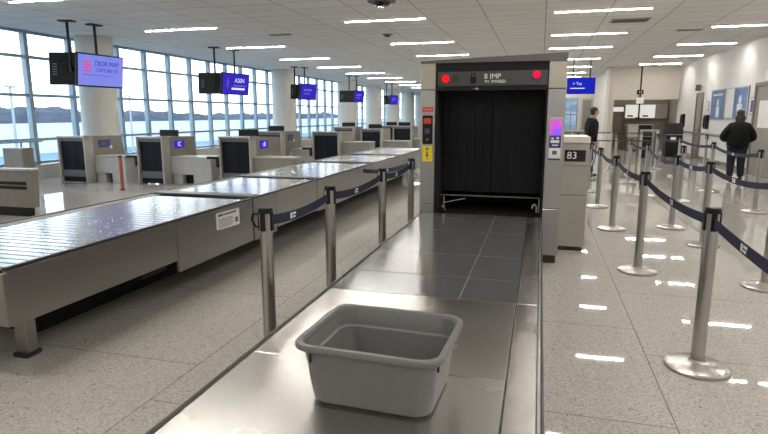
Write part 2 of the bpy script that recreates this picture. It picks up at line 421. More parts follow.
# ------------------------------------------------------------------ hanging monitors
def monitor(p, q, z0, z1, label, mat, pole_t, kind, back=False, tilt=7):
    """screen spanning floor-plan points p (left as seen) to q (right as seen)"""
    p = Vector((p[0], p[1], 0)); q = Vector((q[0], q[1], 0)); d = (q-p); L = d.length
    rz = math.atan2(d.y, d.x)
    t = thing('hanging_monitor', label, 'monitor', (p.x, p.y, ZC), rz)
    H = z1-z0; b = z0-ZC
    MB().box(0, L, 0, .07, b, b+H, .012).build('casing', M['black'], t)
    if back:
        MB().box(L*.4, L*.6, -.02, .0, b+H*.35, b+H*.65, .01).build('bracket', M['black'], t)
        v = MB()
        for i in range(5): v.box(L*.12, L*.26, -.004, 0, b+H*(.3+.08*i), b+H*(.33+.08*i))
        v.build('cooling_slots', M['vent_dark'], t)
    else:
        MB().box(.03, L-.03, -.004, .002, b+.035, b+H-.03).build('screen', M[mat], t)
        if kind == 'pale':
            lettering('lettering', 'DJOR MAP', H*.20, M['scr_ink'], t, (L*.62, -.008, b+H*.72), FACE, False)
            lettering('lettering', 'CAPTURE CE', H*.15, M['scr_ink'], t, (L*.62, -.008, b+H*.52), FACE, False)
            e = MB()
            for i in range(3):
                for j in range(4): e.box(L*.13+i*.065, L*.13+i*.065+.05, -.008, -.004, b+H*.45+j*.065, b+H*.45+j*.065+.045)
            e.build('emblem', M['scr_red'], t)
            MB().box(L*.13, L*.72, -.008, -.004, b+H*.35, b+H*.375).build('rule_line', M['scr_dim'], t)
        elif kind == 'flight':
            a = MB()
            for r in (.10, .17):
                pts = [(L*.10+r*math.cos(s*.3-.9), -.006, b+H*.52+r*1.2*math.sin(s*.3-.9)) for s in range(7)]
                a.tube(pts, .009, 6)
            a.build('emblem', M['scr_dim'], t)
            lettering('lettering', 'A20N', H*.28, M['scr_text'], t, (L*.62, -.008, b+H*.66), FACE, False)
            MB().box(L*.40, L*.86, -.008, -.004, b+H*.40, b+H*.46).build('rule_line', M['scr_dim'], t)
            MB().box(L*.34, L*.82, -.008, -.004, b+H*.24, b+H*.33).build('rule_line', M['scr_text'], t)
        elif kind == 'tiny':
            MB().box(L*.2, L*.7, -.008, -.004, b+H*.55, b+H*.68).build('rule_line', M['scr_dim'], t)
            MB().box(L*.2, L*.6, -.008, -.004, b+H*.35, b+H*.42).build('rule_line', M['scr_dim'], t)
    T = Matrix.Translation((0, .035, b+H/2)) @ Matrix.Rotation(math.radians(-tilt if back else tilt), 4, 'X') @ Matrix.Translation((0, -.035, -b-H/2))
    for o in t.children: o.data.transform(T)
    px = L*pole_t
    yp = -.10 if back else .16
    MB().cyl((px, yp, b+H*.4), (px, yp, 0), .03, n=10).build('pole', M['black'], t)
    MB().box(px-.03, px+.03, min(yp, .035), max(yp, .035), b+H*.42, b+H*.55).build('mount_arm', M['black'], t)
    MB().box(px-.16, px+.16, yp-.1, yp+.1, -.03, 0, .006).build('ceiling_plate', M['black'], t)
    return t
monitor((-9.76, 10.31), (-9.66, 11.62), 2.20, 2.93, 'hanging screen, lavender blue with red emblem, in front of the first column', 'scr_pale', .55, 'pale')
monitor((-10.56, 10.36), (-9.90, 10.56), 2.24, 2.95, 'black back of a hanging screen, left of the lavender blue screen', 'black', .78, '', True)
monitor((-9.39, 15.53), (-9.15, 16.77), 2.20, 2.87, 'deep blue hanging screen over the third hooded baggage machine', 'scr_blue', .62, 'flight')
monitor((-10.19, 15.5), (-9.54, 15.72), 2.22, 2.86, 'black back of a hanging screen, over the third hooded baggage machine', 'black', .8, '', True)
monitor((-9.90, 22.53), (-9.60, 23.58), 2.22, 2.91, 'deep blue hanging screen beside the second column', 'scr_blue', .45, 'tiny')
monitor((-10.44, 22.72), (-10.05, 22.80), 2.26, 2.88, 'black back of a hanging screen against the second column', 'black', .55, '', True)
monitor((-9.42, 28.32), (-9.20, 29.34), 2.23, 2.86, 'deep blue hanging screen in front of the third column', 'scr_blue', .5, 'tiny')
monitor((-10.30, 28.5), (-9.58, 28.7), 2.24, 2.85, 'black back of a hanging screen, left of the third column', 'black', .7, '', True)
monitor((-9.46, 35.77), (-9.17, 36.70), 2.25, 2.86, 'deep blue hanging screen farthest along the window side', 'scr_blue', .5, 'tiny')
monitor((-9.97, 36.1), (-9.62, 36.2), 2.27, 2.83, 'black back of the farthest hanging screen on the window side', 'black', .5, '', True)
# wide blue board right of the gate
t = thing('hanging_monitor', 'bright cobalt blue wide screen hanging right of the big gate', 'monitor', (.86, 22, ZC))
MB().box(0, .98, 0, .08, -1.27, -.68, .01).build('casing', M['black'], t)
MB().box(.015, .965, -.005, .002, -1.25, -.70).build('screen', M['scr_cobalt'], t)
lettering('lettering', '> Tay', .14, M['scr_text'], t, (.36, -.008, -.90), FACE, False)
MB().box(.12, .62, -.009, -.005, -1.08, -1.05).build('rule_line', M['scr_text'], t)
for x in (.2, .78): MB().cyl((x, .05, -.7), (x, .05, 0), .02, n=8).build('pole', M['black'], t)

# ------------------------------------------------------------------ screening table
ZT = .50
t = thing('screening_table', 'low brushed steel roller-bed table leading into the big gate', 'table', (-.6, 3.4, 0))
W = True
MB().box(-1.13, -.06, .75, 6.05, .10, ZT-.045, .004).build('body_panel', M['steel_panel'], t, world=W)
MB().box(-1.10, -.09, .80, 6.0, 0, .10).build('plinth', M['dark_gap'], t, world=W)
MB().box(-1.25, .055, .6, 6.12, ZT-.045, ZT-.012).build('substrate', M['dark_gap'], t, world=W)
g = .0025
MB().box(-1.235, -.088, .60, 2.20-g, ZT-.03, ZT, .003).build('top_panel', M['steel_t'], t, world=W)
MB().box(-1.235, -.088, 2.20+g, 3.20-g, ZT-.03, ZT, .003).build('top_panel', M['steel_t'], t, world=W)
ti = MB(); ys = [3.20, 3.66, 4.28, 5.18, 5.82, 6.12]
for a, b in zip(ys, ys[1:]):
    ti.box(-1.235, -.42-g*1.6, a+g*1.6, b-g*1.6, ZT-.005, ZT, .001); ti.box(-.42+g*1.6, -.088, a+g*1.6, b-g*1.6, ZT-.005, ZT, .001)
MB().box(-1.235, -.088, 3.2+.003, 6.12, ZT-.028, ZT-.0008).build('joint_bed', M['tile_joint'], t, world=W)
ti.build('tiled_bed', M['steel_tile'], t, world=W)
for a, b in ((.60, 2.20), (2.20, 3.20), (3.20, 6.12)):
    MB().box(-.082, .035, a+g, b-g, ZT-.03, ZT+.002, .003).build('edge_strip', M['steel_t'], t, world=W)
MB().cyl((-1.25, .6, ZT-.012), (-1.25, 6.12, ZT-.012), .018, n=12).build('side_rail', M['dark_rail'], t, True, W)
MB().box(.038, .050, .6, 6.12, ZT-.06, ZT+.006, .003).build('side_rail', M['steel_post'], t, world=W)
MB().box(.053, .064, .6, 6.12, ZT-.09, ZT-.012, .002).build('edge_guard', M['dark_rail'], t, world=W)

# ------------------------------------------------------------------ the bin
def rrect(wx, wy, r, z, n=8):
    out = []
    for cx, cy, a0 in ((wx/2-r, wy/2-r, 0), (-wx/2+r, wy/2-r, PI/2), (-wx/2+r, -wy/2+r, PI), (wx/2-r, -wy/2+r, 1.5*PI)):
        for i in range(n+1):
            a = a0+PI/2*i/n; out.append((cx+r*math.cos(a), cy+r*math.sin(a), z))
    return out
def loft(b, rings, cap0=True, cap1=True):
    R = [[b.verts.new(p) for p in r] for r in rings]
    for a, c in zip(R, R[1:]):
        for i in range(len(a)):
            j = (i+1) % len(a); b.faces.new((a[i], a[j], c[j], c[i]))
    if cap0: b.faces.new(R[0][::-1])
    if cap1: b.faces.new(R[-1])
t = thing('plastic_bin', 'empty grey plastic tray bin standing on the steel table', 'bin', (-.560, 2.012, ZT+.001), math.radians(-2.8))
b = bmesh.new(); WX, WY, HB = .572, .495, .25
tx, ty = .47, .385
loft(b, [rrect(tx-.03, ty-.03, .055, 0), rrect(tx, ty, .065, .012), rrect(.492, .408, .064, .10), rrect(.508, .426, .066, .18), rrect(.520, .442, .07, HB-.012), 
         rrect(WX-.012, WY-.012, .072, HB-.026), rrect(WX, WY, .076, HB-.020), rrect(WX, WY, .076, HB-.006), rrect(WX-.008, WY-.008, .073, HB), rrect(.532, .453, .066, HB),
         rrect(.522, .443, .062, HB-.008), rrect(.504, .423, .058, .172), rrect(.486, .405, .054, .164), rrect(.452, .367, .055, .022), rrect(.43, .345, .05, .012)], True, True)
bmesh.ops.recalc_face_normals(b, faces=b.faces[:])
mb = MB(); mb.bm.free(); mb.bm = b
mb.build('tub', M['bin'], t, True)
MB().box(-.2145, -.2085, -.2205, -.2095, .175, .215).build('slot', M['bin_dark'], t)
MB().box(.2505, .2615, -.150, -.144, .175, .215).build('slot', M['bin_dark'], t)

# ------------------------------------------------------------------ the gate (scanner)
YG = 6.13
t = thing('baggage_scanner', 'large steel framed scanner gate with a dark curtained tunnel', 'scanner', (-.52, YG, 0))
def pillar(x0, x1, name):
    p = MB().box(x0, x1, YG, YG+1.35, .09, .60-.004, .004).box(x0, x1, YG, YG+1.35, .60+.003, 1.845, .004).build(name, M['steel_gate'], t, world=W)
    MB().box(x0, x1, YG-.003, YG+1.35, 1.851, 2.125, .004).build('upper_panel', M['gate_beige'], p, world=W)
    MB().box(x0+.02, x1-.02, YG+.03, YG+1.3, 0, .09).build('foot', M['dark_rail'], p, world=W)
    return p
pl = pillar(-1.275, -1.115, 'pillar'); pr = pillar(.062, .238, 'pillar')
MB().prism([(-1.275, 2.125), (.238, 2.125), (.238, 2.205), (-1.275, 2.150)], 'y', YG-.01, YG+1.35).build('top_beam', M['gate_trim'], t, world=W)
hd = MB().box(-1.115, .062, YG+.01, YG+1.3, 1.835, 2.125, .003).build('header', M['black'], t, world=W)
MB().box(-1.09, .05, YG+.002, YG+.012, 1.885, 2.035, .003).build('inset_panel', M['inset'], hd, world=W)
MB().cyl((-1.005, YG-.012, 1.962), (-1.005, YG+.006, 1.962), .042, n=24).build('indicator_lamp', M['red_led'], hd, True, W)['label'] = 'round bright red lamp at the left'
MB().cyl((-.062, YG-.012, 1.990), (-.062, YG+.006, 1.990), .042, n=24).build('indicator_lamp', M['pink_led'], hd, True, W)['label'] = 'round pinkish red lamp at the right'
MB().box(-.93, -.87, YG-.002, YG+.004, 1.925, 2.0).build('lamp_shade', M['dark_rail'], hd, world=W)
lettering('lettering', '8 IMP', .075, M['white'], hd, (-.51, YG-.003, 1.978), FACE)
lettering('lettering', 'PV. IMNEED', .042, M['white'], hd, (-.48, YG-.003, 1.925), FACE)
lettering('lettering', '- 4a', .036, M['white'], hd, (-.68, YG+.004, 1.855), FACE)
lk = MB(); lk.box(-.74, -.68, YG-.006, YG+.004, 1.91, 1.975, .004); lk.tube([(-.73, YG, 1.975), (-.73, YG, 2.01), (-.69, YG, 2.01), (-.69, YG, 1.975)], .005, 6)
lk.build('padlock_icon', M['black'], hd, world=W)
# tunnel
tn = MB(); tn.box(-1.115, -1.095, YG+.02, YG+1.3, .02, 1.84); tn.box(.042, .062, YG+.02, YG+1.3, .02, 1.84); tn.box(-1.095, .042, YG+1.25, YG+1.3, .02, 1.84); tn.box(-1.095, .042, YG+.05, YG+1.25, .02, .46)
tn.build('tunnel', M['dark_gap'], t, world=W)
for a, b in ((-1.09, -.53), (-.524, .038)):
    c = MB(); n = 6
    for i in range(n):
        x0 = a+(b-a)*i/n; c.box(x0+.001, a+(b-a)*(i+1)/n-.001, YG+.40+.004*(i % 2), YG+.408+.004*(i % 2), .70, 1.835)
    c.build('curtain', M['curtain'], t, world=W)
MB().box(-1.09, .038, YG+.30, YG+.32, .655, .672, .003).build('guard_rail', M['gate_trim'], t, world=W)
br = MB(); br.cyl((-1.04, YG+.25, .66), (-1.04, YG+.25, .50), .010); br.cyl((-1.04, YG+.25, .55), (-.98, YG+.05, .515), .012); br.ball((-1.04, YG+.2, .545), .022); br.cyl((-1.04, YG+.22, .585), (-.80, YG+.3, .63), .005)
br.build('roller_bracket', M['steel_post'], t, True, W)
br = MB(); br.tube([(.0, YG+.2, .52), (.0, YG+.2, .58), (-.02, YG+.2, .61), (-.045, YG+.2, .59), (-.045, YG+.2, .56)], .009); br.cyl((.025, YG+.28, .50), (.025, YG+.28, .66), .008)
br.build('hook_bracket', M['vent'], t, True, W)
# left pillar labels and switches
MB().box(-1.252, -1.135, YG-.008, YG+.002, 1.615, 1.665, .003).build('warning_strip', M['red'], pl, world=W)['label'] = 'red warning strip'
lettering('lettering', 'DANGER', .022, M['paper'], pl, (-1.193, YG-.0095, 1.640), FACE)
pn = MB().box(-1.250, -1.138, YG-.012, YG+.002, 1.265, 1.575, .006).build('switch_panel', M['black'], pl, world=W)
MB().box(-1.235, -1.153, YG-.016, YG-.010, 1.485, 1.545, .003).build('readout', M['red'], pn, world=W)
MB().box(-1.222, -1.166, YG-.018, YG-.010, 1.375, 1.435, .004).build('push_button', M['inset'], pn, world=W)
MB().cyl((-1.194, YG-.02, 1.315), (-1.194, YG-.008, 1.315), .016).build('key_switch', M['gate_trim'], pn, True, W)
yl = MB().box(-1.250, -1.138, YG-.008, YG+.002, 1.075, 1.245, .002).build('hazard_sticker', M['yellow'], pl, world=W)
s = MB(); s.box(-1.21, -1.178, YG-.011, YG-.007, 1.20, 1.225); s.ball((-1.194, YG-.008, 1.175), .012, 10, (1, .3, 1)); s.box(-1.206, -1.182, YG-.011, YG-.007, 1.125, 1.160); s.box(-1.20, -1.188, YG-.011, YG-.007, 1.095, 1.112)
s.build('hazard_symbol', M['ink'], yl, world=W)
# right pillar screen unit
su = MB().box(.083, .222, YG-.014, YG+.002, 1.115, 1.555, .006).build('screen_unit', M['desk'], pr, world=W)
MB().box(.097, .209, YG-.018, YG-.012, 1.375, 1.530, .002).build('touch_screen', M['scr_hot'], su, world=W)
MB().box(.095, .211, YG-.018, YG-.012, 1.245, 1.372, .002).build('info_label', M['navy_label'], su, world=W)
s = MB(); s.box(.11, .195, YG-.020, YG-.017, 1.295, 1.322); s.box(.115, .14, YG-.020, YG-.017, 1.33, 1.35); s.box(.165, .19, YG-.020, YG-.017, 1.335, 1.355); s.box(.125, .185, YG-.020, YG-.017, 1.265, 1.278)
s.build('info_print', M['paper'], su, world=W)
MB().box(.097, .209, YG-.018, YG-.012, 1.135, 1.240, .01).build('card_slot', M['paper'], su, world=W)
s = MB(); s.box(.13, .176, YG-.021, YG-.017, 1.175, 1.215, .004); s.build('card_icon', M['ink'], su, world=W)
s = MB(); s.box(.095, .211, YG-.019, YG-.012, 1.118, 1.134, .002); s.build('card_lip', M['navy_label'], su, world=W)

# grey cabinet beside the gate
t = thing('equipment_cabinet', 'putty grey cabinet with a dark display, right behind the gate pillar', 'cabinet', (.42, 7.1, 0))
b = MB(); b.box(.258, .552, 6.8, 7.5, .05, .655, .004); b.box(.258, .552, 6.8, 7.5, .662, 1.00, .004); b.box(.258, .552, 6.8, 7.5, 1.004, 1.27, .004)
b.build('body', M['kiosk'], t, world=W)
MB().prism([(6.78, 1.27), (7.52, 1.27), (7.50, 1.335), (6.84, 1.335)], 'x', .25, .560, .004).build('cap', M['kiosk_top'], t, world=W)
MB().box(.275, .54, 6.83, 7.45, 0, .05).build('plinth', M['dark_rail'], t, world=W)
d = MB().box(.285, .515, 6.792, 6.802, 1.055, 1.185, .003).build('display', M['black_gloss'], t, world=W)
lettering('lettering', '83', .115, M['paper'], d, (.365, 6.789, 1.12), FACE)
MB().box(.549, .557, 6.82, 7.46, .07, 1.25, .002).build('side_trim', M['steel_post'], t, world=W)

# ------------------------------------------------------------------ conveyors
XN, XF, ZV = -2.88, -4.15, .725
def conveyor(y0, y1, label, slats, zb, seams=(), legs=(), near_end=False):
    t = thing('conveyor', label, 'conveyor', ((XN+XF)/2, (y0+y1)/2, 0), group='conveyors in a line left of the gate')
    ys = [y0]+list(seams)+[y1]
    for k, (a, b) in enumerate(zip(ys, ys[1:])):
        z = zb[k] if isinstance(zb, (list, tuple)) else zb
        MB().box(XN-.03, XN, a+.004, b-.004, z, ZV-.016, .004).build('side_panel', M['steel_panel'], t, world=W)
        MB().box(XF, XF+.03, a+.004, b-.004, z, ZV-.016, .004).build('side_panel', M['steel_panel'], t, world=W)
    MB().box(XF+.03, XN-.03, y0+.02, y1-.02, (max(zb) if isinstance(zb, (list, tuple)) else zb)+.02, ZV-.06).build('underframe', M['dark_gap'], t, world=W)
    MB().box(XF+.15, XN-.62, y0+(.72 if near_end else 0), y1, .0, .30).build('plinth', M['dark_gap'], t, world=W)  # dark plinth, standing in for the black shadow under the nearest conveyor
    if near_end: MB().box(XF, XN, y0-.02, y0+.01, .38, ZV-.03, .004).build('end_panel', M['steel_panel'], t, world=W)
    for x in (XN-.012, XF+.012):
        MB().box(x-.012, x+.012, y0, y1, ZV-.018, ZV+.004, .004).build('edge_rail', M['dark_rail'], t, world=W)
    MB().box(XF+.034, XF+.16, y0+.01, y1-.01, ZV-.05, ZV-.002, .003).build('inner_rail', M['hood'], t, world=W)
    if slats:
        s = MB(); n = int((y1-y0-.1)/.085)
        for i in range(n):
            a = y0+.03+i*.085; s.box(XF+.16, XN-.035, a+.006, a+.079, ZV-.03, ZV-.004, .004)
        s.build('slat_bed', M['steel_slat'], t, world=W)
    else:
        MB().box(XF+.16, XN-.035, y0+.20, y1-.01, ZV-.04, ZV-.003, .003).build('belt', M['steel_belt'], t, world=W)
        MB().box(XF+.04, XN-.035, y0+.0, y0+.195, ZV-.05, ZV+.010, .012).build('crossbar', M['dark_rail'], t, world=W)
    for y in legs:
        for x in (XN-.36, XF+.10):
            l = MB().box(x-.05, x+.05, y-.04, y+.04, .02, .5, .004).build('leg', M['steel_panel'], t, world=W)
            MB().box(x-.06, x+.06, y-.06, y+.06, 0, .03, .004).build('rubber_foot', M['rubber'], l, world=W)
    return t
cv = conveyor(2.38, 5.24, 'nearest steel conveyor, its bed of bright metal slats', True, [.375, .27], (3.95,), (2.77,), True)
b = MB(); b.cyl((XN-.12, 3.60, .33), (XN-.12, 3.90, .33), .035); b.box(XN-.16, XN-.08, 3.70, 3.80, .33, .42); b.build('drive_motor', M['rubber'], cv, True, W)
pp = MB().quad((XN+.002, 4.54, .675), (XN+.002, 4.54, .515), (XN+.002, 4.96, .500), (XN+.002, 4.96, .665))
pp = pp.build('notice', M['paper'], cv, world=W)
s = MB(); s.box(XN+.002, XN+.004, 4.575, 4.66, .635, .655); s.box(XN+.002, XN+.004, 4.675, 4.90, .637, .652)
for i in range(5): s.box(XN+.002, XN+.004, 4.575, 4.82+.03*(i % 2), .60-i*.018, .606-i*.018)
s.box(XN+.002, XN+.004, 4.88, 4.925, .535, .585); s.build('notice_print', M['ink'], pp, world=W)
conveyor(5.26, 7.02, 'flat bed steel conveyor, second in the line after the slatted one', False, [.26, .30], (5.8,))
conveyor(7.04, 9.66, 'flat bed steel conveyor, third in the line, beside the beige floor cabinet', False, .28, (8.4,))
conveyor(9.68, 11.76, 'flat bed steel conveyor, fourth in the line after the slatted one', False, .28)
conveyor(11.78, 14.6, 'flat bed steel conveyor, farthest in the line, ending beside the gate pillar', False, .28, (13.2,))

# near left floor unit cut by the frame
t = thing('floor_unit', 'beige floor unit with two dark slots, at the left edge beyond the slatted conveyor', 'baggage machine', (-8.2, 7.0, 0))
b = MB(); b.prism([(-9.3, .14), (-7.62, .14), (-7.57, .73), (-9.3, .70)], 'y', 6.9, 7.03, .006); b.build('body', M['hood'], t, world=W)
MB().box(-9.2, -7.72, 6.91, 7.02, 0, .14).build('plinth', M['black'], t, world=W)
MB().prism([(-9.3, .70), (-7.57, .73), (-7.57, .76), (-9.3, .73)], 'y', 6.88, 7.05).build('lid', M['desk'], t, world=W)
s = MB(); s.box(-8.35, -7.70, 6.892, 6.905, .50, .55); s.box(-8.30, -7.70, 6.892, 6.905, .43, .48); s.build('slot', M['dark_gap'], t, world=W)
# plain box by the window, and window railing
t = thing('ticket_box', 'brown grey box on a stand in front of the left window', 'box', (-11.0, 10.0, 0))
MB().box(-11.5, -10.95, 9.8, 10.1, .40, .86, .012).build('body', M['hood'], t, world=W)
MB().box(-11.3, -11.15, 9.88, 10.02, .02, .40).build('stand', M['black'], t, world=W)
MB().box(-11.4, -11.05, 9.8, 10.1, 0, .02).build('foot', M['black'], t, world=W)
t = thing('window_railing', 'thin dark handrail on posts along the foot of the windows', 'railing', (-11.85, 10, 0))
MB().cyl((-11.85, 8, .95), (-11.85, 11.2, .95), .022, n=8).build('handrail', M['mullion'], t, world=W)
for y in (8.2, 9.4, 10.6, 10.85): MB().cyl((-11.85, y, 0), (-11.85, y, .95), .02, n=8).build('post', M['mullion'], t, world=W)

# ------------------------------------------------------------------ hooded baggage machines
def station(x0, x1, y, z1, label, sign, full_side=False, desk_w=1.05, desk_z=(0, .60), desk_y=(.25, .85), desk_mat='desk', side_len=1.25, back=True, arm=True, gap=True):
    w = x1-x0
    t = thing('baggage_machine', label, 'baggage machine', (x0, y, 0), group='hooded baggage machines')
    e = .042
    f = MB(); f.box(0, e, 0, .30, 0, z1, .006); f.box(w-e, w, -.02, .25, 0, z1+.01, .006); f.box(0, w, 0, .30, z1-.04, z1, .006)
    f.build('hood_frame', M['hood_light'], t)
    MB().box(e, w-e, .03, .28, z1-.115, z1-.038).build('upper_band', M['hood_band'], t)
    c = MB(); n = 5
    for i in range(n):
        a = e+(w-2*e)*i/n; c.box(a+.001, e+(w-2*e)*(i+1)/n-.001, .075+.006*(i % 2), .09+.006*(i % 2), .02, z1-.11)
    c.build('curtain', M['hood_dark'], t)
    MB().box(e, w-e, .035, .05, .14, .30, .004).build('lower_band', M['hood_band'], t)
    L = side_len
    if full_side: pts = [(.23, .0), (L, .0), (L, .50), (L-.06, z1-.05), (.23, z1)]
    else: pts = [(.23, .0), (.52, 0), (.52, .50), (L+.06, .56), (L-.04, z1-.02), (.23, z1)]
    sd = MB().prism(pts, 'x', w-.36, w-.005, .005).build('side_panel', M['hood'], t)
    if full_side: MB().box(w-.006, w-.001, .24, L-.01, .02, .56).build('lower_panel', M['desk_beige'], sd)
    MB().box(.02, w-.36, .28, .75, z1-.45, z1-.01, .006).build('hood_back', M['hood_band'], t)
    if sign:
        s = MB().box(w-.004, w+.006, .42, .80, z1-.28, z1-.10, .002).build('sign', M['navy_label' if sign == 'dark' else 'scr_blue'], t)
        if sign == 'dark':
            MB().box(w+.006, w+.009, .50, .66, z1-.22, z1-.14).build('sign_print', M['ink'], s)
            MB().box(w+.006, w+.009, .78, .86, z1-.32, z1-.24).build('sticker', M['paper'], s)
        else:
            lettering('lettering', sign, .15, M['scr_text'], s, (w+.008, .61, z1-.19), FACE_R, False)
    d = MB(); d.box(w, w+desk_w, desk_y[0], desk_y[1], desk_z[0]+(.22 if gap else .0), desk_z[1], .006)
    if gap: d.box(w+desk_w*.55, w+desk_w, desk_y[0], desk_y[1], 0, .23, .004); d.box(w, w+.25, desk_y[0]+.05, desk_y[1], 0, .23, .004)
    dk = d.build('desk', M[desk_mat], t)
    MB().box(w-.0, w+desk_w+.01, desk_y[0]-.02, desk_y[1], desk_z[1], desk_z[1]+.03, .006).build('desk_top', M['kiosk_top'], dk)
    if gap: MB().box(w+.25, w+desk_w*.55, desk_y[0]+.2, desk_y[0]+.22, 0, .22).build('recess', M['dark_gap'], dk)
    if arm:
        a = MB(); a.box(-.10, -.03, .02, .10, .42, .66, .01); a.box(-.34, -.06, .03, .08, .60, .66, .01); a.cyl((-.04, .06, .5), (.02, .06, .5), .02)
        a.build('scanner_arm', M['black'], t)
    if back:
        m = MB(); m.box(.05, .55, .80, .86, z1-.30, z1+.14, .01); m.build('desk_screen', M['black'], t)
        MB().box(.25, .35, .82, .86, 0, z1-.28).build('screen_stand', M['black'], t)
    return t
station(-11.0, -10.2, 10.8, 1.09, 'hooded baggage machine in front of the first column, with a dark panel on its side', 'dark', arm=False, desk_w=.86, back=False)
station(-8.96, -8.24, 11.0, 1.09, 'hooded baggage machine with blue sign, between the column and its blue-signed neighbour', 'IC', back=True)
station(-6.88, -6.08, 11.1, 1.11, 'hooded baggage machine with blue sign, its full beige side nearest the line of conveyors', 'rB', True, .95, (.25, .64), (.10, .55), 'desk_beige', 1.5, True, True, False)
station(-7.98, -7.12, 14.8, 1.12, 'hooded baggage machine half hidden behind the one with a full beige side', 'dark', False, .9, (0, .55), (.6, 1.1), 'desk', 1.35, True, False)
station(-6.27, -5.45, 15.0, 1.12, 'hooded baggage machine left of the third column, its curtain almost black', None, False, .85, (.38, .80), (.2, .7), 'desk_beige', 1.3, False, True, False)
station(-7.12, -6.35, 19.0, 1.17, 'hooded baggage machine peeping from behind the almost black curtained one', None, False, .2, (0, .5), (.4, .9), 'desk', 1.1, True, False, False)
station(-6.10, -5.34, 19.0, 1.11, 'hooded baggage machine in front of the third and fourth columns', None, False, .9, (.35, .66), (.2, .7), 'desk_beige', 1.3, True, False, False)
station(-5.84, -5.05, 22.5, 1.14, 'hooded baggage machine farthest along, close to the gate pillar', None, True, .7, (.2, .6), (.2, .7), 'desk_beige', 1.4, True, False, False)
station(-6.95, -6.25, 24.6, 1.12, 'hooded baggage machine half hidden beyond the farthest one', None, False, .4, (.2, .6), (.2, .7), 'desk_beige', 1.2, True, False, False)
# red post
t = thing('barrier_post', 'slim red orange post standing between the first two hooded machines', 'post', (-8.57, 10.0, 0))
MB().cyl((0, 0, .02), (0, 0, .70), .035).build('pole', M['orange'], t, True)
MB().lathe([(0, 0), (.06, 0), (.06, .012), (.04, .025), (0, .025)]).build('base', M['rubber'], t, True)
MB().cyl((0, 0, .70), (0, 0, .73), .04).build('cap', M['black'], t, True)

# ------------------------------------------------------------------ stanchions and belts
HP = 1.03
p0 = thing('stanchion', 'x', 'stanchion', (0, 0, 0))
MB().lathe([(0, 0), (.185, 0), (.190, .006), (.190, .018), (.175, .026), (.10, .040), (.052, .050), (.046, .058), (.0, .058)], 36).build('base', M['steel_post'], p0, True)
MB().cyl((0, 0, .05), (0, 0, HP-.03), .040, n=28).build('pole', M['steel_post'], p0, True)
MB().lathe([(.0, HP), (.040, HP), (.045, HP-.006), (.045, HP-.03), (.041, HP-.034), (0, HP-.034)], 28).build('cap', M['black'], p0, True)
c = MB()
for a in range(4):
    c.box(.034, .047, -.016, .016, HP-.14, HP-.025, .003, mat=Matrix.Rotation(a*PI/2, 4, 'Z'))
c.build('cassette', M['black'], p0)
pristine = list(p0.children)
used = [False]
def post(x, y, label, rz=0., group='chrome stanchions of the roped lanes'):
    if not used[0]:
        used[0] = True; p0.location = (x, y, 0); p0.rotation_euler = (0, 0, rz); p0['label'] = label; p0['group'] = group; return p0
    r = dup(p0, (x, y, 0), rz, label, group, pristine); return r
def belt(a, b, sag=.05, prints=(.5,), za=HP-.085, zb=None):
    """retractable webbing pulled from post a to the spot b (x, y)"""
    zb = za if zb is None else zb
    A = Vector((a.location.x, a.location.y, za)); B = Vector((b[0], b[1], zb)); d = (B-A); d.z = 0; L = d.length; u = d/L
    A = A+u*.046; B = B-u*.053
    nrm = Vector((-u.y, u.x, 0))*.0015; hw = .031; n = 14
    bm = bmesh.new(); rings = []
    def pos(s): 
        q = A.lerp(B, s); q.z -= sag*4*s*(1-s); return q
    for i in range(n+1):
        q = pos(i/n); rings.append([bm.verts.new(q+nrm+Vector((0, 0, hw))), bm.verts.new(q-nrm+Vector((0, 0, hw))), bm.verts.new(q-nrm-Vector((0, 0, hw))), bm.verts.new(q+nrm-Vector((0, 0, hw)))])
    for r, s in zip(rings, rings[1:]):
        for k in range(4): bm.faces.new((r[k], r[(k+1) % 4], s[(k+1) % 4], s[k]))
    bm.faces.new(rings[0][::-1]); bm.faces.new(rings[-1]); bmesh.ops.recalc_face_normals(bm, faces=bm.faces[:])
    m = MB(); m.bm.free(); m.bm = bm
    o = m.build('belt', M['belt'], a)
    inv = (Matrix.Translation(a.location) @ Matrix.Rotation(a.rotation_euler.z, 4, 'Z')).inverted()
    o.data.transform(inv)
    if prints:
        for s in prints:
            pmesh = MB()
            q0, q1 = pos(s), pos(min(1, s+.10/max(L, .2)))
            for sg in (1, -1):
                off = Vector((-u.y, u.x, 0))*.0028*sg
                for (f0, f1, h0, h1) in ((0, .30, -.020, .020), (.38, 1, .004, .020), (.38, .9, -.018, -.004)):
                    c0 = q0.lerp(q1, f0)+off; c1 = q0.lerp(q1, f1)+off
                    pmesh.quad(c0+Vector((0, 0, h0)), c1+Vector((0, 0, h0)), c1+Vector((0, 0, h1)), c0+Vector((0, 0, h1)))
            po = pmesh.build('belt_print', M['paper'], o); po.data.transform(inv)
    return o
def ang(a, b): return math.atan2(b[1]-a[1], b[0]-a[0])
# left lane beside the table
LX = [(-1.58, 3.03), (-1.58, 4.12), (-1.58, 5.66), (-1.58, 7.05), (-1.60, 9.1)]
lab = ['chrome stanchion left of the grey bin, nearest along the steel table', 'chrome stanchion second along the left edge of the steel table', 'chrome stanchion along the left edge of the steel table, nearest the gate', 'chrome stanchion left of the gate pillar, beyond the steel table', 'chrome stanchion behind the left gate pillar']
L = [post(x, y, lb, PI/2) for (x, y), lb in zip(LX[:4], lab)]
belt(L[0], LX[1], .03, (.3,)); belt(L[1], LX[2], .04, (.4,)); belt(L[2], LX[3], .04, (.4,)); 
belt(L[3], (-2.86, 9.0), .04, (.4,), zb=.66)
clip = MB(); clip.tube([(.0, .045, .99), (.0, .085, .985), (.0, .095, .95), (.0, .07, .91), (.0, .047, .905)], .006, 6); clip.build('belt_clip', M['black'], L[0])
